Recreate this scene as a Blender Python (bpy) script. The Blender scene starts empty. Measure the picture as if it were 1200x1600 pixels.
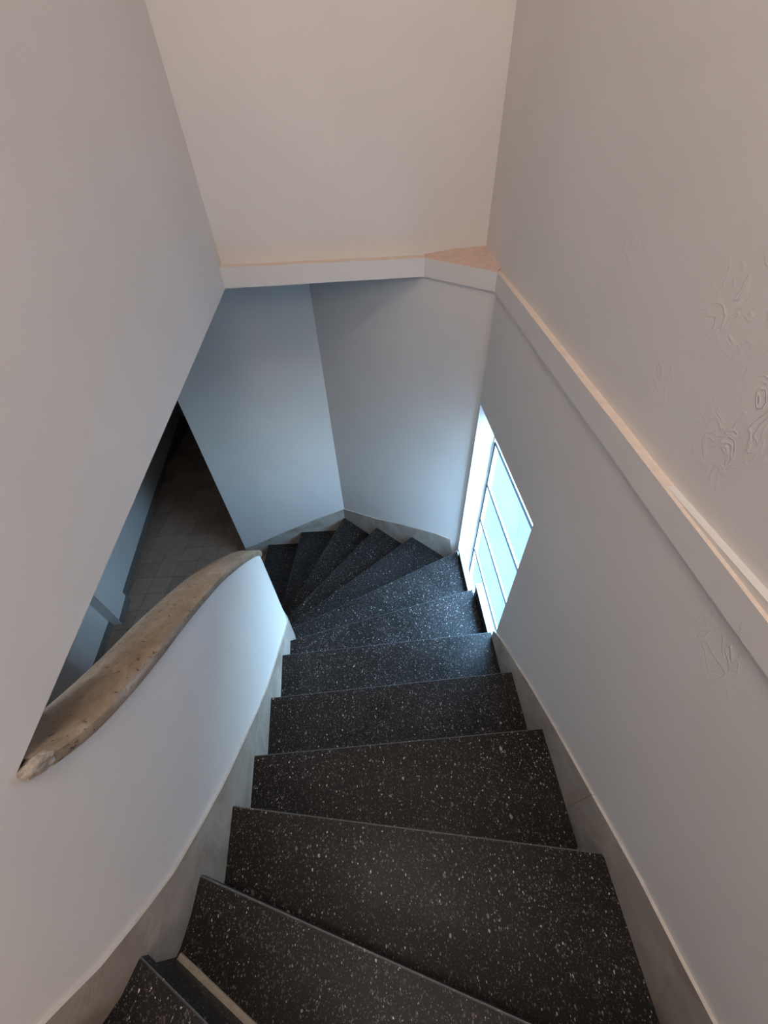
import bpy, bmesh, math, random
from mathutils import Vector, Matrix, noise
random.seed(7)
sc = bpy.context.scene
col = sc.collection

# ------------------------------------------------------------------ camera
F_PX = 593.0
cam_d = bpy.data.cameras.new('camera'); cam = bpy.data.objects.new('camera', cam_d); col.objects.link(cam)
cam_d.sensor_fit = 'HORIZONTAL'; cam_d.sensor_width = 36.0
cam_d.lens = F_PX / 1200.0 * 36.0
cam_d.clip_start = 0.02; cam_d.clip_end = 200
up_c = -Vector((632 - 600, 800 - 1400, -F_PX)).normalized()      # world up seen from the camera (plumb lines meet at 632,1400)
fy_c = (Vector((0, 0, -1)) - up_c * up_c.dot(Vector((0, 0, -1)))).normalized()
fx_c = fy_c.cross(up_c)
cam.matrix_world = Matrix((fx_c, fy_c, up_c)).to_4x4()
sc.camera = cam

# ------------------------------------------------------------------ sky, added fill lights, exposure
sc.view_settings.view_transform = 'Standard'; sc.view_settings.look = 'None'
sc.view_settings.gamma = 1.0; sc.view_settings.use_curve_mapping = False
sc.view_settings.exposure = 0.04
SKY = 25.0
w = bpy.data.worlds.new('overcast_sky'); sc.world = w; w.use_nodes = True
nt = w.node_tree; nt.nodes.clear()
wo = nt.nodes.new('ShaderNodeOutputWorld'); wb = nt.nodes.new('ShaderNodeBackground')
tc = nt.nodes.new('ShaderNodeTexCoord'); sx = nt.nodes.new('ShaderNodeSeparateXYZ')
mr = nt.nodes.new('ShaderNodeMapRange'); mr.inputs[1].default_value = -1; mr.inputs[2].default_value = 1
cr = nt.nodes.new('ShaderNodeValToRGB')
cr.color_ramp.elements[0].position = 0.0; cr.color_ramp.elements[0].color = (.06, .07, .075, 1)
cr.color_ramp.elements[1].position = 1.0; cr.color_ramp.elements[1].color = (1.05, 1.45, 1.92, 1)
e = cr.color_ramp.elements.new(.49); e.color = (.08, .10, .11, 1)
e = cr.color_ramp.elements.new(.52); e.color = (.68, .645, .62, 1)
nt.links.new(tc.outputs['Generated'], sx.inputs[0]); nt.links.new(sx.outputs[2], mr.inputs[0])
nt.links.new(mr.outputs[0], cr.inputs[0]); nt.links.new(cr.outputs[0], wb.inputs[0])
wb.inputs[1].default_value = SKY
nt.links.new(wb.outputs[0], wo.inputs[0])

def area(name, loc, target, sx_, sy_, power, color, portal=False):
    d = bpy.data.lights.new(name, 'AREA'); d.shape = 'RECTANGLE'; d.size = sx_; d.size_y = sy_
    d.energy = power; d.color = color
    if portal: d.cycles.is_portal = True
    o = bpy.data.objects.new(name, d); col.objects.link(o); o.location = loc
    o.rotation_euler = (Vector(target) - Vector(loc)).to_track_quat('-Z', 'Y').to_euler()
    return o
area('window_portal', (.71, 1.39, -1.88), (-1, 1.39, -1.88), 1.75, 1.0, 1, (1, 1, 1), portal=True)
area('overhead_fill_light', (-.05, .50, 2.42), (-.05, .5, 0), .8, 1.9, 4, (1.0, .91, .83))  # added soft fill from overhead; no fixture is known up here
pl_d = bpy.data.lights.new('side_wall_fill_light', 'POINT'); pl_d.energy = 27; pl_d.color = (1.0, .92, .84); pl_d.shadow_soft_size = .16  # added point fill that lifts the side walls; no pendant hangs here
pl_o = bpy.data.objects.new('side_wall_fill_light', pl_d); col.objects.link(pl_o); pl_o.location = (.0, -.05, 1.45)
area('rear_fill_light', (-.1, -1.28, .55), (-.1, 1.6, -1.6), 1.0, 1.1, 21, (1.0, .93, .88))  # added fill from behind for the lower walls; wall_behind has no window

# ------------------------------------------------------------------ materials
def mat(name):
    m = bpy.data.materials.new(name); m.use_nodes = True
    n = m.node_tree.nodes; b = n['Principled BSDF']
    return m, m.node_tree, n, m.node_tree.links, b
def N(n, t, **kw):
    x = n.new('ShaderNode' + t)
    for k, v in kw.items(): setattr(x, k, v)
    return x
def noise_tex(n, l, co, scale, detail=4, rough=.55, dist=0):
    x = N(n, 'TexNoise'); x.inputs['Scale'].default_value = scale; x.inputs['Detail'].default_value = detail
    x.inputs['Roughness'].default_value = rough; x.inputs['Distortion'].default_value = dist
    l.new(co, x.inputs['Vector']); return x
def ramp(n, l, src, stops):
    r = N(n, 'ValToRGB'); els = r.color_ramp.elements
    els[0].position, els[0].color = stops[0][0], (*stops[0][1], 1) if len(stops[0][1]) == 3 else stops[0][1]
    els[1].position, els[1].color = stops[-1][0], (*stops[-1][1], 1)
    for p, c in stops[1:-1]:
        q = els.new(p); q.color = (*c, 1)
    l.new(src, r.inputs[0]); return r
def math_n(n, l, op, a, b=None):
    x = N(n, 'Math', operation=op)
    for i, v in enumerate((a, b)):
        if v is None: continue
        if isinstance(v, (int, float)): x.inputs[i].default_value = v
        else: l.new(v, x.inputs[i])
    return x.outputs[0]
def mixc(n, l, fac, a, b):
    x = N(n, 'Mix', data_type='RGBA')
    for i, v in ((0, fac), (6, a), (7, b)):
        if isinstance(v, (int, float)): x.inputs[i].default_value = v
        elif isinstance(v, tuple): x.inputs[i].default_value = (*v, 1)
        else: l.new(v, x.inputs[i])
    return x.outputs[2]

def plaster(name, base, blemishes=()):
    m, t, n, l, b = mat(name)
    co = N(n, 'NewGeometry').outputs['Position']
    n1 = noise_tex(n, l, co, 1.6, 3)
    dark = tuple(c * .95 for c in base); lite = tuple(min(1, c * 1.03) for c in base)
    r = ramp(n, l, n1.outputs[0], [(.3, dark), (.7, lite)])
    l.new(r.outputs[0], b.inputs['Base Color'])
    b.inputs['Roughness'].default_value = .62
    b.inputs['Specular IOR Level'].default_value = .28
    n2 = noise_tex(n, l, co, 7, 3); n3 = noise_tex(n, l, co, 90, 3)
    h = math_n(n, l, 'ADD', math_n(n, l, 'MULTIPLY', n2.outputs[0], .0022), math_n(n, l, 'MULTIPLY', n3.outputs[0], .00012))
    nb = noise_tex(n, l, co, 22, 2, .5, 1.2)
    rid = ramp(n, l, nb.outputs[0], [(.50, (0, 0, 0)), (.56, (1, 1, 1)), (.60, (0, 0, 0))])
    for (c, rad, amp) in blemishes:
        vm = N(n, 'VectorMath', operation='DISTANCE'); l.new(co, vm.inputs[0]); vm.inputs[1].default_value = c
        mk = N(n, 'MapRange'); l.new(vm.outputs['Value'], mk.inputs[0])
        mk.inputs[1].default_value = rad; mk.inputs[2].default_value = rad * .05; mk.inputs[3].default_value = 0; mk.inputs[4].default_value = 1
        h = math_n(n, l, 'ADD', h, math_n(n, l, 'MULTIPLY', math_n(n, l, 'MULTIPLY', mk.outputs[0], rid.outputs[0]), amp * .2))
    bp = N(n, 'Bump'); bp.inputs['Strength'].default_value = 1; bp.inputs['Distance'].default_value = 1
    l.new(h, bp.inputs['Height']); l.new(bp.outputs[0], b.inputs['Normal'])
    return m

def terrazzo(name, base=(.0105, .0080, .0075), boost=1.0, worn=False):
    m, t, n, l, b = mat(name)
    co = N(n, 'TexCoord').outputs['Object']
    warp = noise_tex(n, l, co, 60, 2)
    wv = N(n, 'VectorMath', operation='SCALE'); l.new(warp.outputs['Color'], wv.inputs[0]); wv.inputs['Scale'].default_value = .008
    ad = N(n, 'VectorMath', operation='ADD'); l.new(co, ad.inputs[0]); l.new(wv.outputs[0], ad.inputs[1])
    nbig = noise_tex(n, l, co, 5, 4)
    bc = ramp(n, l, nbig.outputs[0], [(.3, tuple(c * .7 for c in base)), (.7, tuple(c * 1.5 for c in base))]).outputs[0]
    if worn: bc = mixc(n, l, .5, bc, (.20, .22, .23))
    layers = [(80, .30, .84, .55, 0), (135, .34, .74, .6, 0), (230, .40, .62, .8, .03), (420, .42, .76, .7, .04), (700, .45, .84, .6, .05)]
    c = bc
    for i, (s, rad, keep, op, up) in enumerate(layers):
        v = N(n, 'TexVoronoi'); v.inputs['Scale'].default_value = s; v.inputs['Randomness'].default_value = 1
        mp = N(n, 'Mapping'); mp.inputs['Rotation'].default_value = (0, 0, .5 + i); mp.inputs['Scale'].default_value = (1, .7, 1)
        l.new(ad.outputs[0], mp.inputs[0]); l.new(mp.outputs[0], v.inputs['Vector'])
        sp = N(n, 'SeparateColor'); l.new(v.outputs['Color'], sp.inputs[0])
        inside = math_n(n, l, 'LESS_THAN', v.outputs['Distance'], math_n(n, l, 'MULTIPLY', sp.outputs[1], rad * 1.25))
        on = math_n(n, l, 'GREATER_THAN', sp.outputs[0], keep)
        k = math_n(n, l, 'MULTIPLY', inside, on)
        chip = ramp(n, l, sp.outputs[2], [(.0, (.03 + up, .025 + up, .022 + up)), (.45, (.075 + up, .063 + up, .056 + up)), (.75, (.13 + up, .115 + up, .10 + up)), (.88, (.28 + up, .26 + up, .235 + up)), (.955, (.68, .66, .62))])
        c = mixc(n, l, math_n(n, l, 'MULTIPLY', k, op * boost), c, chip.outputs[0])
    l.new(c, b.inputs['Base Color'])
    rr = ramp(n, l, nbig.outputs[0], [(.3, (.34, .34, .34)), (.7, (.48, .48, .48))])
    l.new(rr.outputs[0], b.inputs['Roughness'])
    b.inputs['Specular IOR Level'].default_value = .19
    nb = noise_tex(n, l, co, 300, 2)
    bp = N(n, 'Bump'); bp.inputs['Strength'].default_value = .25; bp.inputs['Distance'].default_value = .0006
    l.new(nb.outputs[0], bp.inputs['Height']); l.new(bp.outputs[0], b.inputs['Normal'])
    return m

def marble(name, a, bcol, vein=(.22, .19, .16), rough=.45):
    m, t, n, l, b = mat(name)
    co = N(n, 'NewGeometry').outputs['Position']
    n1 = noise_tex(n, l, co, 6, 6, .6, .8)
    r = ramp(n, l, n1.outputs[0], [(.3, a), (.7, bcol)])
    n2 = noise_tex(n, l, co, 5, 6, .6, 2.0)
    vr = ramp(n, l, n2.outputs[0], [(.49, (0, 0, 0)), (.50, (1, 1, 1)), (.512, (0, 0, 0))])
    n4 = noise_tex(n, l, co, 3, 2)
    k = math_n(n, l, 'MULTIPLY', vr.outputs[0], math_n(n, l, 'GREATER_THAN', n4.outputs[0], .52))
    c = mixc(n, l, math_n(n, l, 'MULTIPLY', k, .5), r.outputs[0], vein)
    l.new(c, b.inputs['Base Color']); b.inputs['Roughness'].default_value = rough
    b.inputs['Specular IOR Level'].default_value = .3
    bp = N(n, 'Bump'); bp.inputs['Strength'].default_value = .3; bp.inputs['Distance'].default_value = .002
    l.new(noise_tex(n, l, co, 40, 4).outputs[0], bp.inputs['Height']); l.new(bp.outputs[0], b.inputs['Normal'])
    return m

def travertine(name):
    m, t, n, l, b = mat(name)
    co = N(n, 'NewGeometry').outputs['Position']
    mp = N(n, 'Mapping'); mp.inputs['Scale'].default_value = (2.2, .8, 1.2); l.new(co, mp.inputs[0])
    n1 = noise_tex(n, l, mp.outputs[0], 9, 7, .62, .6)
    rbase = ramp(n, l, n1.outputs[0], [(.25, (.24, .165, .105)), (.5, (.33, .24, .165)), (.75, (.47, .37, .275))])
    grain = noise_tex(n, l, mp.outputs[0], 55, 6, .7, .5)
    r = N(n, 'Mix', data_type='RGBA', blend_type='OVERLAY'); r.inputs[0].default_value = .55; l.new(rbase.outputs[0], r.inputs[6]); l.new(grain.outputs[0], r.inputs[7])
    pit = noise_tex(n, l, co, 95, 2, .5, .4)
    pk = ramp(n, l, pit.outputs[0], [(.62, (0, 0, 0)), (.67, (1, 1, 1))])
    reg = noise_tex(n, l, co, 14, 2)
    k = math_n(n, l, 'MULTIPLY', pk.outputs[0], math_n(n, l, 'GREATER_THAN', reg.outputs[0], .5))
    c = mixc(n, l, math_n(n, l, 'MULTIPLY', k, .8), r.outputs[2], (.10, .055, .035))
    l.new(c, b.inputs['Base Color']); b.inputs['Roughness'].default_value = .38
    b.inputs['Specular IOR Level'].default_value = .35
    h = math_n(n, l, 'SUBTRACT', math_n(n, l, 'MULTIPLY', n1.outputs[0], .3), k)
    bp = N(n, 'Bump'); bp.inputs['Strength'].default_value = .6; bp.inputs['Distance'].default_value = .002
    l.new(h, bp.inputs['Height']); l.new(bp.outputs[0], b.inputs['Normal'])
    return m

def simple(name, c, rough=.6, bump=0, bscale=30, var=.1):
    m, t, n, l, b = mat(name)
    co = N(n, 'NewGeometry').outputs['Position']
    n1 = noise_tex(n, l, co, bscale, 5)
    r = ramp(n, l, n1.outputs[0], [(.3, tuple(x * (1 - var) for x in c)), (.7, tuple(min(1, x * (1 + var)) for x in c))])
    l.new(r.outputs[0], b.inputs['Base Color']); b.inputs['Roughness'].default_value = rough
    b.inputs['Specular IOR Level'].default_value = .3
    if bump:
        bp = N(n, 'Bump'); bp.inputs['Strength'].default_value = .8; bp.inputs['Distance'].default_value = bump
        l.new(n1.outputs[0], bp.inputs['Height']); l.new(bp.outputs[0], b.inputs['Normal'])
    return m

BLEM = [((.562, .62, -.20), .10, .004), ((.562, .47, -.27), .09, .006), ((.562, .50, -.38), .09, .004),
        ((.562, .70, -.36), .08, .003), ((.552, .27, -.62), .10, .004), ((.552, .30, -.80), .07, .0025), ((.562, .95, -.2), .09, .0025)]
M_WALL = plaster('painted_plaster', (.75, .70, .67))
M_WALLR = plaster('painted_plaster_uneven', (.75, .70, .67), BLEM)
M_LEDGE = simple('dusty_ledge_paint', (.74, .62, .53), .8, .002, 40, .06)
M_MORTAR = simple('bare_pink_mortar', (.66, .48, .40), .9, .004, 30, .08)
M_TERR = terrazzo('black_terrazzo')
M_TERRW = terrazzo('worn_terrazzo_edge', worn=True)
M_MARB = marble('grey_beige_marble', (.29, .235, .19), (.50, .44, .39))
M_MARBT = simple('painted_marble_edge', (.62, .57, .52), .6)
M_TRAV = travertine('tan_travertine')
M_ROUGH = simple('crumbly_filler', (.42, .36, .30), .9, .006, 60, .3)
M_FRAME = simple('white_window_enamel', (.80, .80, .78), .45, .001, 60, .04)
M_GAP = simple('dark_putty_joint', (.05, .05, .05), .8)
M_TILE = [simple('floor_tile_%s' % s, c, .5, .001, 12, .12) for s, c in
          (('brown', (.37, .235, .17)), ('greige', (.40, .26, .19)), ('taupe', (.33, .205, .15)))]
M_GROUT = simple('dark_grout', (.10, .08, .07), .9)
M_SKIRT = simple('grey_stone_skirting', (.20, .165, .14), .5, .001, 15, .15)
M_CREAM = simple('cream_mortar', (.42, .37, .29), .9, .002, 60, .15)

def glass_mat():
    m = bpy.data.materials.new('obscured_window_glass'); m.use_nodes = True
    n = m.node_tree.nodes; l = m.node_tree.links; n.clear()
    o = n.new('ShaderNodeOutputMaterial')
    co = N(n, 'NewGeometry').outputs['Position']
    nz = noise_tex(n, l, co, 4, 3)
    tint = ramp(n, l, nz.outputs[0], [(.35, (.62, .84, .92)), (.65, (.80, .93, .97))])
    tl = n.new('ShaderNodeBsdfTranslucent'); l.new(tint.outputs[0], tl.inputs[0])
    tp = n.new('ShaderNodeBsdfTransparent'); tp.inputs[0].default_value = (.68, .86, .97, 1)
    gl = n.new('ShaderNodeBsdfGlossy'); gl.inputs['Roughness'].default_value = .25
    n3 = noise_tex(n, l, co, 160, 2)
    bp = N(n, 'Bump'); bp.inputs['Strength'].default_value = .5; bp.inputs['Distance'].default_value = .002
    l.new(n3.outputs[0], bp.inputs['Height']); l.new(bp.outputs[0], gl.inputs['Normal']); l.new(bp.outputs[0], tl.inputs['Normal'])
    m1 = n.new('ShaderNodeMixShader'); m1.inputs[0].default_value = .035
    l.new(tp.outputs[0], m1.inputs[1]); l.new(tl.outputs[0], m1.inputs[2])
    m2 = n.new('ShaderNodeMixShader'); m2.inputs[0].default_value = .06
    l.new(m1.outputs[0], m2.inputs[1]); l.new(gl.outputs[0], m2.inputs[2])
    l.new(m2.outputs[0], o.inputs[0]); return m
M_GLASS = glass_mat()

# ------------------------------------------------------------------ helpers
def link(name, me, mats, parent=None, smooth=False, **props):
    o = bpy.data.objects.new(name, me); col.objects.link(o)
    for m_ in (mats if isinstance(mats, (list, tuple)) else [mats]): me.materials.append(m_)
    if smooth:
        for p in me.polygons: p.use_smooth = True
        me.set_sharp_from_angle(angle=math.radians(35))
    if parent: o.parent = parent
    for k, v in props.items(): o[k] = v
    return o
def bm_to(name, bm, mats, parent=None, smooth=False, **props):
    bmesh.ops.recalc_face_normals(bm, faces=bm.faces)
    me = bpy.data.meshes.new(name); bm.to_mesh(me); bm.free()
    return link(name, me, mats, parent, smooth, **props)
def add_prism(bm, poly, z0, z1):
    """poly: plan points; z0/z1: numbers or per-point lists."""
    n = len(poly)
    f = lambda z, i: z[i] if isinstance(z, (list, tuple)) else z
    a = [bm.verts.new((p[0], p[1], f(z0, i))) for i, p in enumerate(poly)]
    c = [bm.verts.new((p[0], p[1], f(z1, i))) for i, p in enumerate(poly)]
    bm.faces.new(a[::-1]); top = bm.faces.new(c)
    for i in range(n): bm.faces.new((a[i], a[(i + 1) % n], c[(i + 1) % n], c[i]))
    return top
def add_box(bm, x0, x1, y0, y1, z0, z1):
    return add_prism(bm, [(x0, y0), (x1, y0), (x1, y1), (x0, y1)], z0, z1)
def bevel(bm, w_, seg=1, angle=40):
    es = [e_ for e_ in bm.edges if len(e_.link_faces) == 2 and e_.calc_face_angle(0) > math.radians(angle)]
    return bmesh.ops.bevel(bm, geom=es, offset=w_, segments=seg, affect='EDGES', clamp_overlap=True)
def offset_poly(P, d):
    """shift an open polyline sideways; d>0 = to the left of travel"""
    out = []
    for i in range(len(P)):
        a = Vector(P[max(i - 1, 0)][:2]); b = Vector(P[min(i + 1, len(P) - 1)][:2])
        t_ = (b - a).normalized(); nrm = Vector((-t_.y, t_.x))
        if 0 < i < len(P) - 1:
            t1 = (Vector(P[i][:2]) - a).normalized(); n1 = Vector((-t1.y, t1.x))
            c_ = max(.5, nrm.dot(n1)); nrm = nrm / c_
        out.append((P[i][0] + nrm.x * d, P[i][1] + nrm.y * d))
    return out
def add_strip(bm, front, back, zb, zt):
    """solid wall between two polylines with per-point bottoms and tops"""
    n = len(front); f = lambda z, i: z[i] if isinstance(z, (list, tuple)) else z
    V = [[bm.verts.new((*front[i], f(zb, i))), bm.verts.new((*front[i], f(zt, i))),
          bm.verts.new((*back[i], f(zt, i))), bm.verts.new((*back[i], f(zb, i)))] for i in range(n)]
    for i in range(n - 1):
        a, b = V[i], V[i + 1]
        for k in range(4): bm.faces.new((a[k], b[k], b[(k + 1) % 4], a[(k + 1) % 4]))
    bm.faces.new(V[0]); bm.faces.new(V[-1][::-1])
def interp(tab, x):
    if x <= tab[0][0]:
        (a, b), (c, d) = tab[0], tab[1]
    elif x >= tab[-1][0]:
        (a, b), (c, d) = tab[-2], tab[-1]
    else:
        for (a, b), (c, d) in zip(tab, tab[1:]):
            if a <= x <= c: break
    return b + (d - b) * (x - a) / (c - a)
def line_hit(p, q, A, B):
    """infinite line pq with segment AB -> (point, t along pq) or None"""
    d = Vector(q) - Vector(p); e_ = Vector(B) - Vector(A); den = d.x * e_.y - d.y * e_.x
    if abs(den) < 1e-9: return None
    r_ = Vector(A) - Vector(p)
    t_ = (r_.x * e_.y - r_.y * e_.x) / den; u = (r_.x * d.y - r_.y * d.x) / den
    return (Vector(p) + d * t_, t_, u) if -1e-6 <= u <= 1 + 1e-6 else None

TOP = 2.45                     # ceiling over the upper stair
zl = lambda y: -.573 + .034 * y
ZK = lambda k: -1.395 - .177 * (k - 2)

# ------------------------------------------------------------------ plan lines
# inner line: stringer faces on the left, travelling downstairs (+y), curved newels at both ends
INNER = [(-2.3, -.235), (-.80, -.235), (-.70, -.225), (-.62, -.205), (-.565, -.175), (-.525, -.142), (-.500, -.105), (-.485, -.060), (-.478, -.01), (-.477, .05)]
dA = math.radians(6.5); dv = Vector((-math.sin(dA), math.cos(dA)))
P0 = Vector((-.477, .05))
for s in [i * .0458333 for i in range(1, 25)]: INNER.append(tuple(P0 + dv * s))
c0 = Vector(INNER[-1]); R_N = .27
cen = c0 + Vector((-dv.y, dv.x)) * R_N
a0 = math.atan2(c0.y - cen.y, c0.x - cen.x)
for i in range(1, 6):
    a = a0 + (math.radians(30) - a0) * i / 5
    INNER.append((cen.x + R_N * math.cos(a), cen.y + R_N * math.sin(a)))
c1 = Vector(INNER[-1]); d1 = Vector((-.5, .8660))
for s in (.10, .20, .30): INNER.append(tuple(c1 + d1 * s))
c2 = Vector(INNER[-1]); cen2 = c2 + Vector((-.8660, -.5)) * .15
for i in range(1, 7):
    a = math.radians(30 + 60 * i / 6)
    INNER.append((cen2.x + .15 * math.cos(a), cen2.y + .15 * math.sin(a)))
INNER.append((-1.42, INNER[-1][1]))
iY0 = INNER.index((-.477, .05))
# arclength table from the point y = .05
S_ = [0.0]
for a, b in zip(INNER[iY0:], INNER[iY0 + 1:]): S_.append(S_[-1] + (Vector(b) - Vector(a)).length)

# outer line: stringer faces on the right / far side
NX, NY = .698, .716; CD = NX * -.158 + NY * 2.542
diag = lambda x, off=0: (CD + off - NX * x) / NY
XW, XS = .548, .540
OUT = [(XS, -1.25), (XS, diag(XS)), ((CD - NY * 2.785) / NX, 2.785), (-1.58, 2.785)]

# ------------------------------------------------------------------ WALLS
# left wall: one plastered wall from the upper stair down to the parapet, with the opening above the handrail
CAP = [(.0, -.50), (.133, -.597), (.196, -.673), (.306, -.753), (.40, -.812), (.50, -.870), (.617, -.945), (.781, -1.056), (.973, -1.213), (1.123, -1.349), (1.262, -1.496)]
def cap_z(i):      # front lower edge of the cap at INNER[i]
    if i < iY0: return -.5
    p = INNER[i]
    if p[1] <= 1.20 and S_[i - iY0] < 1.15: return interp(CAP, p[1])
    ds = S_[i - iY0] - 1.10
    return interp(CAP, c0.y) - ds * 1.14 if ds < .65 else interp(CAP, c0.y) - .741 - (ds - .65) * .62
WL = offset_poly(INNER, .0075); WLb = offset_poly(INNER, .115)
bm = bmesh.new()
# refine the wall line with a point at y=.13 (start of the opening)
def seg_pts(lo, hi):
    return [i for i in range(len(INNER)) if lo <= i <= hi]
yO = .130
pO = tuple(P0 + dv * ((yO - .05) / dv.y)); pOf = (pO[0] - .010 * dv.y, pO[1] - .010 * -dv.x * -1); pOb = (pO[0] - .115, pO[1] - .013)
idx = seg_pts(0, iY0)
f_ = [WL[i] for i in idx] + [pOf]; b_ = [WLb[i] for i in idx] + [pOb]
f_[-1] = (pO[0] - .0075, pO[1] - .001)
add_strip(bm, f_, b_, -3.5, TOP)
# above the opening
ys = [yO, .4, .8, 1.2, 1.6, 2.0, 2.26]
fa = [(P0.x + dv.x / dv.y * (y - P0.y) - .0075, y) for y in ys]; fa[0] = f_[-1]
ba = [(x - .105, y) for x, y in fa]; ba[0] = b_[-1]
add_strip(bm, fa, ba, [zl(y) for y in ys], TOP)
# parapet below the handrail
idp = [i for i in range(iY0 + 1, len(INNER)) if INNER[i][1] > yO + .001 or i > iY0 + 4]
fp = [f_[-1]] + [WL[i] for i in idp]; bpk = [b_[-1]] + [WLb[i] for i in idp]
zp = [-.590] + [cap_z(i) + .006 for i in idp]
add_strip(bm, fp, bpk, -3.5, zp)
bmesh.ops.remove_doubles(bm, verts=bm.verts, dist=.0004)
bm_to('wall_left', bm, M_WALL, smooth=True, kind='structure')

# right wall below the ledge, with the window opening
WY0, WY1, WZ0, WZ1 = .945, 1.835, -2.74, -1.040
zrb = lambda y: -.5844 + .042 * y       # lower edge of the ledge band on the right
zrt = lambda y: -.5285 + .053 * y
bm = bmesh.new(); XO = .700
add_box(bm, XW, XO, -1.3, WY0, -3.5, -.50)
add_box(bm, XW, XO, WY0, WY1, WZ1, -.50)
add_box(bm, XW, XO, WY0, WY1, -3.5, WZ0)
yc = diag(XW, .008)
pts = [(XW, WY1), (XW, yc - .012), (XW - .004, yc), (XW - .016, diag(XW - .016, .008)), (XW + .2, diag(XW - .016, .008) + .2), (XO, yc + .05), (XO, WY1)]
add_prism(bm, pts, -3.5, -.50)
bm_to('wall_right', bm, M_WALLR, smooth=True, kind='structure')
# upper right wall, set back behind the ledge
XU = .563; YU = 2.197
bm = bmesh.new(); add_box(bm, XU, XO, -1.3, 2.45, -.62, TOP); bm_to('wall_right', bm, M_WALLR, kind='structure')
# diagonal wall and far wall of the lower stair
xd0, xd1 = XW - .016, (CD + .008 - NY * 2.793) / NX
bm = bmesh.new()
add_prism(bm, [(xd0, diag(xd0, .008)), (xd1, 2.793), (xd1 + .02, 2.98), (xd0 + .2, diag(xd0, .008) + .25)], -3.5, -.492)
bm_to('wall_diagonal', bm, M_WALL, kind='structure')
bm = bmesh.new(); add_box(bm, -1.57, xd1 + .02, 2.793, 2.98, -3.6, -.485)
bm_to('wall_far', bm, M_WALL, kind='structure')
# upper back wall over the ledge
bm = bmesh.new(); add_box(bm, -.90, XO, YU, 2.45, -.47, TOP); bm_to('wall_back', bm, M_WALL, kind='structure')
# walls behind the camera and round the upper landing
bm = bmesh.new(); add_box(bm, -2.4, XO, -1.45, -1.30, -3.5, TOP); bm_to('wall_behind', bm, M_WALL, kind='structure')
bm = bmesh.new(); add_box(bm, -2.45, -2.3, -1.45, -.12, -.6, TOP); bm_to('wall_landing', bm, M_WALL, kind='structure')
bm = bmesh.new(); add_box(bm, -2.5, XO + .05, -1.5, 2.5, TOP, TOP + .1); bm_to('ceiling', bm, M_WALL, kind='structure')
# slab over the lower stair and corridor
bm = bmesh.new()
add_prism(bm, [(-3.5, -.1), (-.62, -.1), (-.86, 2.10), (-.74, 2.16), (XO, 2.16), (XO, 2.98), (-1.0, 8.0), (-3.6, 8.0)], -.490, -.43)
bm_to('ceiling', bm, M_WALL, kind='structure')

# ledge band (back, chamfered corner, right)
BY = 2.132
chx = (CD - .003 - NY * BY) / NX; cry = diag(XS, -.003)
bm = bmesh.new()
fr = [(-.735, BY), (-.2, BY), (chx, BY), (XS, cry), (XS, 1.4), (XS, .9), (XS, .4), (XS, -.1), (XS, -1.3)]
bk = [(-.735, BY + .09), (-.2, BY + .09), (chx, BY + .09), (XS + .06, BY + .09), (XS + .06, 1.4), (XS + .06, .9), (XS + .06, .4), (XS + .06, -.1), (XS + .06, -1.3)]
zb_ = [-.502, -.498, -.496, zrb(cry), zrb(1.4), zrb(.9), zrb(.4), zrb(-.1), zrb(-1.3)]
zt_ = [-.414, -.416, -.418, zrt(cry), zrt(1.4), zrt(.9), zrt(.4), zrt(-.1), zrt(-1.3)]
jig = [0, .003, -.002, 0, .003, -.002, .003, 0, 0]
# resample for a slightly wavy hand-trowelled edge
FR, BK, ZB, ZT = [], [], [], []
for i in range(len(fr) - 1):
    m_ = max(1, int((Vector(fr[i]) - Vector(fr[i + 1])).length / .07))
    for j in range(m_):
        t_ = j / m_; L = lambda a, b: a + (b - a) * t_
        wv = noise.noise(Vector((i * 3.1 + t_ * m_ * .45, 0, 0))) * .0022 if j else 0
        FR.append((L(fr[i][0], fr[i + 1][0]), L(fr[i][1], fr[i + 1][1]))); BK.append((L(bk[i][0], bk[i + 1][0]), L(bk[i][1], bk[i + 1][1])))
        ZB.append(L(zb_[i], zb_[i + 1]) + wv * .5); ZT.append(L(zt_[i], zt_[i + 1]) + wv)
FR.append(fr[-1]); BK.append(bk[-1]); ZB.append(zb_[-1]); ZT.append(zt_[-1])
add_strip(bm, FR, BK, ZB, ZT)
for f in bm.faces:
    f.normal_update()
bmesh.ops.recalc_face_normals(bm, faces=bm.faces)
for f in bm.faces:
    if f.normal.z > .6: f.material_index = 1
band = bm_to('trim_1', bm, [M_WALLR, M_LEDGE], kind='structure')
# mortar fillet in the far right corner of the ledge
bm = bmesh.new()
v = [bm.verts.new(p) for p in ((chx, BY + .012, -.417), (XS, cry + .006, zrt(cry) + .002), (XU + .003, cry + .05, -.424), (XU + .003, YU + .003, -.392), (.40, YU + .003, -.398), (chx + .005, YU + .003, -.414), (.44, 2.07, -.414))]
for t_ in ((0, 1, 6), (1, 2, 6), (2, 3, 6), (3, 4, 6), (4, 5, 6), (5, 0, 6)): bm.faces.new([v[i] for i in t_])
r_ = bmesh.ops.extrude_face_region(bm, geom=bm.faces[:])
bmesh.ops.translate(bm, verts=[g for g in r_['geom'] if isinstance(g, bmesh.types.BMVert)], vec=(0, 0, -.04))
bm_to('mortar_fillet', bm, M_MORTAR, band)

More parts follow.
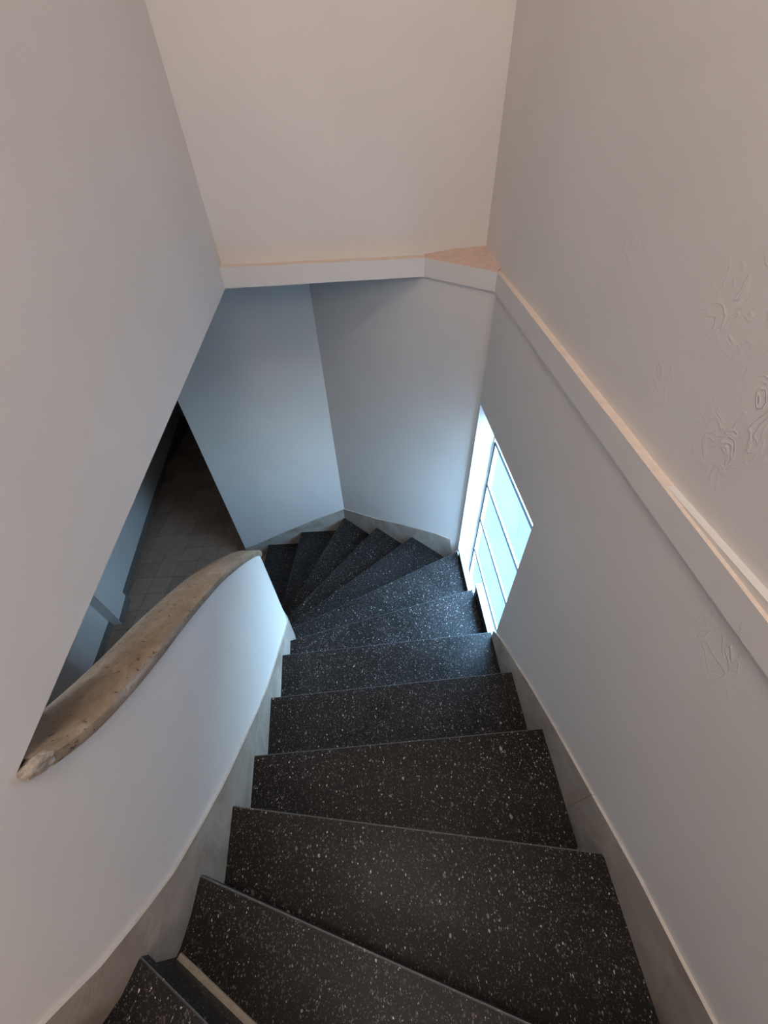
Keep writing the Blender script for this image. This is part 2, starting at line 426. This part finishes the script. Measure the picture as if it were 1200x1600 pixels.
# ------------------------------------------------------------------ STAIRCASE
NOSE = {-4: ((-.80, -.24), (-.83, -1.0)), -3: ((-.70, -.23), (-.56, -1.0)), -2: ((-.60, -.20), (-.10, -.95)), -1: ((-.53, -.14), (.10, -.70)),
        0: ((-.476, -.064), (-.339, -.138)), 1: ((-.477, .053), (.229, -.181)), 2: ((-.489, .207), (.538, .062)),
        3: ((-.509, .377), (.537, .415)), 4: ((-.543, .640), (.525, .696)), 5: ((-.567, .919), (.522, .984)),
        6: ((-.587, 1.092), (.553, 1.379)), 7: ((-.615, 1.277), (.479, 1.809)), 8: ((-.673, 1.422), (.231, 2.173)),
        9: ((-.753, 1.61), (-.087, 2.459)), 10: ((-.834, 1.781), (-.43, 2.776)), 11: ((-.946, 2.105), (-.903, 2.764)), 12: ((-1.30, 1.95), (-1.30, 2.75))}
def along(poly, p, q, lo, hi):
    """hit of line pq on polyline -> (index position, point), nearest to the given side"""
    best = None
    for i in range(len(poly) - 1):
        h = line_hit(p, q, poly[i], poly[i + 1])
        if h and lo <= h[1] <= hi:
            if best is None or abs(h[1] - .5) < abs(best[2] - .5): best = (i + h[2], h[0], h[1])
    return best
IN_S = offset_poly(INNER, .004)
OUT_S = offset_poly(OUT, -.004)
OUTX = [(OUT_S[0][0], -1.25), OUT_S[1], OUT_S[2], (-1.60, OUT_S[3][1])]
OUTX = [(-2.3, -1.25), (OUT_S[0][0], -1.25)] + OUTX[1:]
hits = {}
for k, (p, q) in NOSE.items():
    hi_ = along(IN_S, p, q, -40, .6); ho = along(OUTX, p, q, .5, 40)
    hits[k] = (hi_, ho)
def between(poly, s0, s1):
    """vertices of poly strictly between positions s0<s1"""
    return [Vector(poly[i]) for i in range(len(poly)) if s0 + 1e-4 < i < s1 - 1e-4]
stair = bpy.data.objects.new('staircase', None); col.objects.link(stair); stair.location = (0, .9, -3.342)
stair['label'] = 'black terrazzo staircase of winding steps speckled with pale chips, turning left past the window'
stair['category'] = 'staircase'
OFF = Vector(stair.location)
def shift(bm): bmesh.ops.translate(bm, verts=bm.verts, vec=-OFF)
for k in range(-3, 13):
    (ia, A, _), (oa, B, _) = hits[k]; (ib, C_, _), (ob, D, _) = hits[k - 1]
    z = ZK(k)
    poly = [A] + [B] + between(OUTX, ob, oa)[::-1] + [D, C_] + between(IN_S, ib, ia)
    up_ = ((C_ + D) / 2 - (A + B) / 2).normalized(); dn_ = (D - C_).normalized(); un_ = Vector((-dn_.y, dn_.x))
    if un_.dot(up_) < 0: un_ = -un_
    poly = [A] + [B] + between(OUTX, ob, oa)[::-1] + [D, D + un_ * .03, C_ + un_ * .03, C_] + between(IN_S, ib, ia)
    pl = []
    for p_ in poly:
        if not pl or (Vector(p_) - pl[-1]).length > .004: pl.append(Vector(p_))
    # the tread slab: 3 cm thick, nosing 2 cm ahead of its riser
    bm = bmesh.new(); add_prism(bm, [tuple(p_) for p_ in pl], z - .035, z)
    nose = [e_ for e_ in bm.edges if all(((v_.co.xy - A).length < 1e-4 or (v_.co.xy - B).length < 1e-4) for v_ in e_.verts) and abs(e_.verts[0].co.z - e_.verts[1].co.z) < 1e-5]
    rb = bmesh.ops.bevel(bm, geom=nose, offset=.0035, segments=2, affect='EDGES')
    for f in rb['faces']: f.material_index = 1
    shift(bm)
    step = bm_to('step', bm, [M_TERR, M_TERRW], stair)
    # riser under the nosing
    dirn = (B - A).normalized(); inn = Vector((-dirn.y, dirn.x))
    if inn.dot(((C_ + D) / 2 - (A + B) / 2)) < 0: inn = -inn
    a2, b2 = A + inn * .014 + dirn * .004, B + inn * .014 - dirn * .004
    bm = bmesh.new(); add_prism(bm, [tuple(a2), tuple(b2), tuple(b2 + inn * .03), tuple(a2 + inn * .03)], z - .177, z - .035)
    shift(bm); bm_to('riser', bm, M_TERR, step)
    if k == 0:
        a3, b3 = A + inn * .004 + dirn * .012, A + inn * .004 + dirn * .9
        bm = bmesh.new(); add_prism(bm, [tuple(a3), tuple(b3), tuple(b3 + inn * .013), tuple(a3 + inn * .013)], z - .177, z - .170)
        shift(bm); bm_to('mortar_bead', bm, M_CREAM, step, label='cream mortar bead along the foot of the riser')
    if k == 1:   # repaired joint running along the left side of this tread
        pass
# upper landing behind the camera
bm = bmesh.new(); add_box(bm, -2.3, -.815, -1.31, -.24, ZK(-4) - .12, ZK(-4)); bm_to('floor_landing', bm, M_TERR, kind='structure')

# ------------------------------------------------------------------ STRINGERS (skirting slabs)
LTOP = [(-.094, -.785), (-.075, -.83), (-.047, -.893), (-.013, -.972), (.034, -1.052), (.133, -1.175), (.246, -1.303), (.36, -1.412), (.485, -1.530), (.669, -1.69), (.85, -1.815), (1.057, -1.955), (1.287, -2.11)]
def stringer_top_left(i):
    p = INNER[i]
    s = 0
    if i >= iY0:
        s = S_[i - iY0]
        if s < 1.2: return interp(LTOP, p[1])
        return interp(LTOP, 1.24) - (s - 1.2) * .95
    d_ = 0
    for j in range(i, iY0): d_ += (Vector(INNER[j]) - Vector(INNER[j + 1])).length
    return interp([(0, -1.065), (.06, -.985), (.115, -.91), (.155, -.845), (.24, -.745), (.34, -.60), (.5, -.42), (3, -.05)], d_)
bl = bpy.data.objects.new('baseboard_left', None); col.objects.link(bl); bl['kind'] = 'structure'
cuts = [2, iY0 + 10, iY0 + 26, iY0 + 33, len(INNER) - 1]
def slab(name, idx_, line, ztop, parent, th=.0075, drop=.34, gap=.0005, off=.0, side=1):
    f2 = [Vector(line[i]) for i in idx_]
    # small joint between neighbouring slabs
    f2[0] += (f2[1] - f2[0]).normalized() * gap; f2[-1] += (f2[-2] - f2[-1]).normalized() * gap
    bk2 = offset_poly([tuple(p_) for p_ in f2], side * th)
    bm = bmesh.new(); zt2 = [ztop(i) for i in idx_]
    add_strip(bm, [tuple(p_) for p_ in f2], bk2, [z_ - drop for z_ in zt2], zt2)
    bmesh.ops.recalc_face_normals(bm, faces=bm.faces)
    for f in bm.faces:
        if f.normal.z > .3: f.material_index = 1
    return bm_to(name, bm, [M_MARB, M_MARBT], parent, smooth=True)
for a, b in zip(cuts, cuts[1:]):
    slab('marble_slab', list(range(a, b + 1)), INNER, stringer_top_left, bl)

def run_slabs(parent, pts, cut_idx, side):
    """pts: (x, y, ztop) along the outer line"""
    line = [(p[0], p[1]) for p in pts]
    for a, b in zip(cut_idx, cut_idx[1:]):
        slab('marble_slab', list(range(a, b + 1)), line, lambda i: pts[i][2], parent, th=.0078, side=side)
RT = [(-1.2, -.62), (-.70, -.86), (-.45, -.985), (-.176, -1.154), (-.10, -1.190), (.006, -1.236), (.083, -1.280), (.18, -1.336), (.284, -1.395), (.381, -1.452), (.542, -1.553), (.753, -1.700), (.866, -1.781), (.960, -1.860)]
br = bpy.data.objects.new('baseboard_right', None); col.objects.link(br); br['kind'] = 'structure'
run_slabs(br, [(XS, y, z) for y, z in RT], [0, 7, 10, 13], -1)
bd = bpy.data.objects.new('baseboard_diagonal', None); col.objects.link(bd); bd['kind'] = 'structure'
DT = [(.522, -2.40), (.493, -2.215), (.403, -2.243), (.174, -2.364), (.05, -2.438), (-.075, -2.515), (-.25, -2.60), (-.4172, -2.686)]
run_slabs(bd, [(x, diag(x), z) for x, z in DT], [0, 2, 3, 5, 7], -1)
bf = bpy.data.objects.new('baseboard_far', None); col.objects.link(bf); bf['kind'] = 'structure'
FT = [(-.4172, -2.686), (-.717, -2.807), (-.90, -2.893), (-1.061, -2.968), (-1.432, -3.149), (-1.56, -3.20)]
run_slabs(bf, [(x, 2.785, z) for x, z in FT], [0, 2, 5], -1)

# ------------------------------------------------------------------ HANDRAIL CAP on the parapet
hr = bpy.data.objects.new('stone_handrail', None); col.objects.link(hr); hr.location = (-.52, .4, -.82)
hr['label'] = 'tan travertine handrail coping, rounded on top, curving down along the white parapet'
hr['category'] = 'handrail'
path = []   # (front xy, zlow)
fine = []
s = 0.0
tot = S_[-1]
while s <= tot:
    for j in range(len(S_) - 1):
        if S_[j] <= s <= S_[j + 1] + 1e-9: break
    t_ = (s - S_[j]) / (S_[j + 1] - S_[j]); a = Vector(WL[iY0 + j]); b = Vector(WL[iY0 + j + 1])
    p = a + (b - a) * t_
    if s < 1.10: z = interp(CAP, p.y)
    else:
        ds = s - 1.10
        z = interp(CAP, c0.y) - ds * 1.14 if ds < .65 else interp(CAP, c0.y) - .741 - (ds - .65) * .62
    fine.append((p, z, s)); s += .02
fine = [q for q in fine if q[0].y > .138 or q[2] > .5]
# smooth heights a little
zs = [q[1] for q in fine]
for _ in range(4): zs = [zs[0]] + [(zs[i - 1] + 2 * zs[i] + zs[i + 1]) / 4 for i in range(1, len(zs) - 1)] + [zs[-1]]
prof = [(.004, -.002), (.010, .000), (.013, .008), (.013, .024), (.007, .034), (-.006, .040), (-.03, .0445), (-.055, .0465), (-.08, .044), (-.098, .037), (-.110, .025), (-.116, .008), (-.116, -.006)]
def cap_mesh(i0, i1):
    bm = bmesh.new(); rows = []
    for i in range(i0, i1 + 1):
        p = fine[i][0]; q0 = fine[max(i - 1, 0)][0]; q1 = fine[min(i + 1, len(fine) - 1)][0]
        t_ = (q1 - q0).normalized(); nn = Vector((t_.y, -t_.x))      # towards the stair
        sl = (zs[min(i + 1, len(fine) - 1)] - zs[max(i - 1, 0)]) / max((q1 - q0).length, 1e-6)
        row = []
        for j, (u, h) in enumerate(prof):
            wob = noise.noise(Vector((i * .22, j * .35, 1.7))) * .0016
            row.append(bm.verts.new((p.x + nn.x * (u + wob) - hr.location.x, p.y + nn.y * (u + wob) - hr.location.y, zs[i] + (h + wob) * (1 + .10 * sl * sl) - hr.location.z)))
        rows.append(row)
    for a, b in zip(rows, rows[1:]):
        for j in range(len(prof) - 1): bm.faces.new((a[j], a[j + 1], b[j + 1], b[j]))
        bm.faces.new((a[-1], a[0], b[0], b[-1]))
    bm.faces.new(rows[0]); bm.faces.new(rows[-1][::-1])
    return bm
nF = len(fine) - 1
bm_to('stone_coping', cap_mesh(0, nF), M_TRAV, hr, smooth=True)
# crumbly filler where the coping dies into the wall
bm = bmesh.new()
bmesh.ops.create_icosphere(bm, subdivisions=5, radius=1)
for v_ in bm.verts:
    d_ = 1 + .30 * noise.noise(v_.co * 1.6 + Vector((4, 1, 2))) + .10 * noise.noise(v_.co * 4) + .05 * noise.noise(v_.co * 11)
    c_ = v_.co * d_
    v_.co = Vector((-.4905 + c_.x * .0125, .144 + c_.y * .020, -.590 + c_.z * .017 - c_.y * .012)) - hr.location
bm_to('crumbled_filler', bm, M_ROUGH, hr, smooth=True, label='crumbly whitish filler at the upper end of the coping')

# ------------------------------------------------------------------ WINDOW
win = bpy.data.objects.new('window_1', None); col.objects.link(win); win['kind'] = 'structure'
XF = .662
bm = bmesh.new()   # fixed frame
add_box(bm, XF - .004, XF + .024, WY1 - .014, WY1 + .002, WZ0, WZ1)
add_box(bm, XF - .004, XF + .024, WY0 - .002, WY0 + .014, WZ0, WZ1)
add_box(bm, XF - .004, XF + .024, WY0, WY1, WZ1 - .03, WZ1 + .002)
add_box(bm, XF - .004, XF + .024, WY0, WY1, WZ0 - .002, WZ0 + .02)
bevel(bm, .002); bm_to('window_frame', bm, M_FRAME, win)
rows_z = [WZ1 - .03, -1.283, -1.598, -1.913, -2.228, -2.543, WZ0 + .02]
ya, yb = WY0 + .014, WY1 - .014
for i, (zt2, zb2) in enumerate(zip(rows_z, rows_z[1:])):
    # sash rail hung under the joint, then its pane; 4 mm dark joint between sashes
    bm = bmesh.new()
    add_box(bm, XF + .004, XF + .012, ya + .003, yb - .003, zt2 - .008, zt2 - .003)
    add_box(bm, XF + .004, XF + .012, ya + .003, yb - .003, zb2 + .003, zb2 + .008)
    add_box(bm, XF + .004, XF + .012, yb - .008, yb - .003, zb2 + .003, zt2 - .004)
    add_box(bm, XF + .004, XF + .012, ya + .003, ya + .008, zb2 + .003, zt2 - .004)
    sash = bm_to('sash', bm, M_FRAME, win)
    bm = bmesh.new(); add_box(bm, XF + .006, XF + .010, ya + .006, yb - .006, zb2 + .006, zt2 - .010)
    bm_to('glass_pane', bm, M_GLASS, sash)
    if i:
        bm = bmesh.new()
        add_box(bm, XF - .002, XF + .012, ya, yb, zt2 - .0035, zt2 + .0035)
        add_box(bm, XF - .003, XF + .010, yb - .004, yb + .002, zb2, zt2)
        bm_to('putty_joint', bm, M_GAP, win)
# stair edge in front of the window: dark upstand capped with pale marble
for (y0, y1, zt2, zk, wd) in ((1.43, 1.815, -2.222, ZK(7), .036), (.975, 1.345, -1.995, ZK(6), .040)):
    bm = bmesh.new(); add_box(bm, .549, .560, y0 + .004, y1 - .004, zk - .20, zt2 - .014); bm_to('dark_upstand', bm, M_TERR, win)
    bm = bmesh.new(); add_box(bm, .545, .545 + wd, y0, y1, zt2 - .014, zt2); bevel(bm, .002); bm_to('sill_slab', bm, M_MARBT, win)
# hairline crack curving across the upper visible pane
cv = bpy.data.curves.new('hairline_crack', 'CURVE'); cv.dimensions = '3D'; cv.bevel_depth = .0008
sp_ = cv.splines.new('POLY'); ck = [(1.35, -1.318), (1.315, -1.345), (1.285, -1.385), (1.27, -1.43), (1.268, -1.475)]
sp_.points.add(len(ck) - 1)
for i_, (y_, z_) in enumerate(ck): sp_.points[i_].co = (XF + .009, y_, z_, 1)
cko = bpy.data.objects.new('hairline_crack', cv); col.objects.link(cko); cko.parent = win; cv.materials.append(M_GAP)
# chipped plaster at the foot of the far jamb
bm = bmesh.new()
for (c_, r_) in (((.562, 1.828, -2.262), .016), ((.600, 1.832, -2.33), .018), ((.545, 1.838, -2.285), .013), ((.632, 1.828, -2.28), .016)):
    g = bmesh.ops.create_icosphere(bm, subdivisions=3, radius=r_)
    for v_ in g['verts']: 
        q = v_.co * (1 + .5 * noise.noise(v_.co * 90 + Vector(c_) * 10)); q.y *= .5
        v_.co = q + Vector(c_)
bm_to('chipped_plaster', bm, M_WALL, win, smooth=True)

# ------------------------------------------------------------------ LOWER CORRIDOR
FZ = -3.342
fl = bpy.data.objects.new('floor', None); col.objects.link(fl); fl['kind'] = 'structure'
bm = bmesh.new(); add_box(bm, -4.2, -1.20, .0, 8.0, FZ - .12, FZ - .003); bm_to('grout_bed', bm, M_GROUT, fl)
T = .206; tiles = []
for v_i in range(3):
    bm = bmesh.new(); add_box(bm, -T / 2 + .0022, T / 2 - .0022, -T / 2 + .0022, T / 2 - .0022, -.010, 0)
    bevel(bm, .0012); bmesh.ops.recalc_face_normals(bm, faces=bm.faces)
    me = bpy.data.meshes.new('tile'); bm.to_mesh(me); bm.free(); me.materials.append(M_TILE[v_i]); tiles.append(me)
for i in range(9):
    for j in range(26):
        x = -1.42 - T * (i + .5) + .1; y = .70 + T * (j + .5)
        o = bpy.data.objects.new('tile', random.choice(tiles)); col.objects.link(o); o.parent = fl
        o.location = (x, y, FZ + random.uniform(-.0006, .0006)); o.rotation_euler = (random.uniform(-.003, .003), random.uniform(-.003, .003), 0)
bm = bmesh.new(); add_box(bm, -1.20, .82, -1.45, 5.0, FZ - .26, FZ - .16); bm_to('floor_slab', bm, M_GROUT, kind='structure')
# corridor walls: left side with its pilaster
CW = [(-2.66, .1), (-2.700, 1.62), (-2.757, 1.985), (-2.655, 2.000), (-2.715, 2.285), (-2.772, 2.300), (-2.98, 3.38), (-3.25, 4.9)]
CW = [(-2.58, .1), (-2.688, 1.62), (-2.748, 1.990), (-2.650, 2.004), (-2.712, 2.285), (-2.760, 2.300), (-2.96, 3.38), (-3.42, 6.0), (-3.42, 8.0)]
bm = bmesh.new()
add_prism(bm, CW[::-1] + [(-3.6, .1), (-3.6, 8.0)], FZ - .1, -.42)
bm_to('wall_corridor', bm, M_WALL, kind='structure')
cb = bpy.data.objects.new('baseboard_corridor', None); col.objects.link(cb); cb['kind'] = 'structure'
def skirt(p, q, h=.075):
    a, b = Vector(p), Vector(q); t_ = (b - a).normalized(); nn = Vector((t_.y, -t_.x))
    bm = bmesh.new(); add_prism(bm, [tuple(a + t_ * .001), tuple(b - t_ * .001), tuple(b - t_ * .001 + nn * .010), tuple(a + t_ * .001 + nn * .010)], FZ, FZ + h)
    bevel(bm, .0015); bm_to('skirting_slab', bm, M_SKIRT, cb)
def chain(p, q, n):
    a, b = Vector(p), Vector(q)
    for i in range(n): skirt(a + (b - a) * i / n, a + (b - a) * (i + 1) / n)
chain(CW[0], CW[1], 5); chain(CW[1], CW[2], 1); skirt(CW[3], CW[4]); chain(CW[5], CW[6], 4); chain(CW[6], CW[7], 9)
bm = bmesh.new(); add_box(bm, -1.57, -1.40, 2.98, 8.0, FZ - .1, -.42); bm_to('wall_corridor', bm, M_WALL, kind='structure')
bm = bmesh.new(); add_box(bm, -3.6, -1.2, 7.9, 8.05, FZ - .1, -.42); bm_to('wall_corridor', bm, M_WALL, kind='structure')
bm = bmesh.new(); add_box(bm, -3.6, -.62, -.1, .1, FZ - .1, -.42); bm_to('wall_corridor', bm, M_WALL, kind='structure')

# ------------------------------------------------------------------ outside
gr = bmesh.new(); add_box(gr, .82, 40, -20, 24, -6.2, -6.0)
bm_to('ground', gr, simple('dark_paving', (.020, .032, .040), .8, .002, 3, .1), kind='structure')
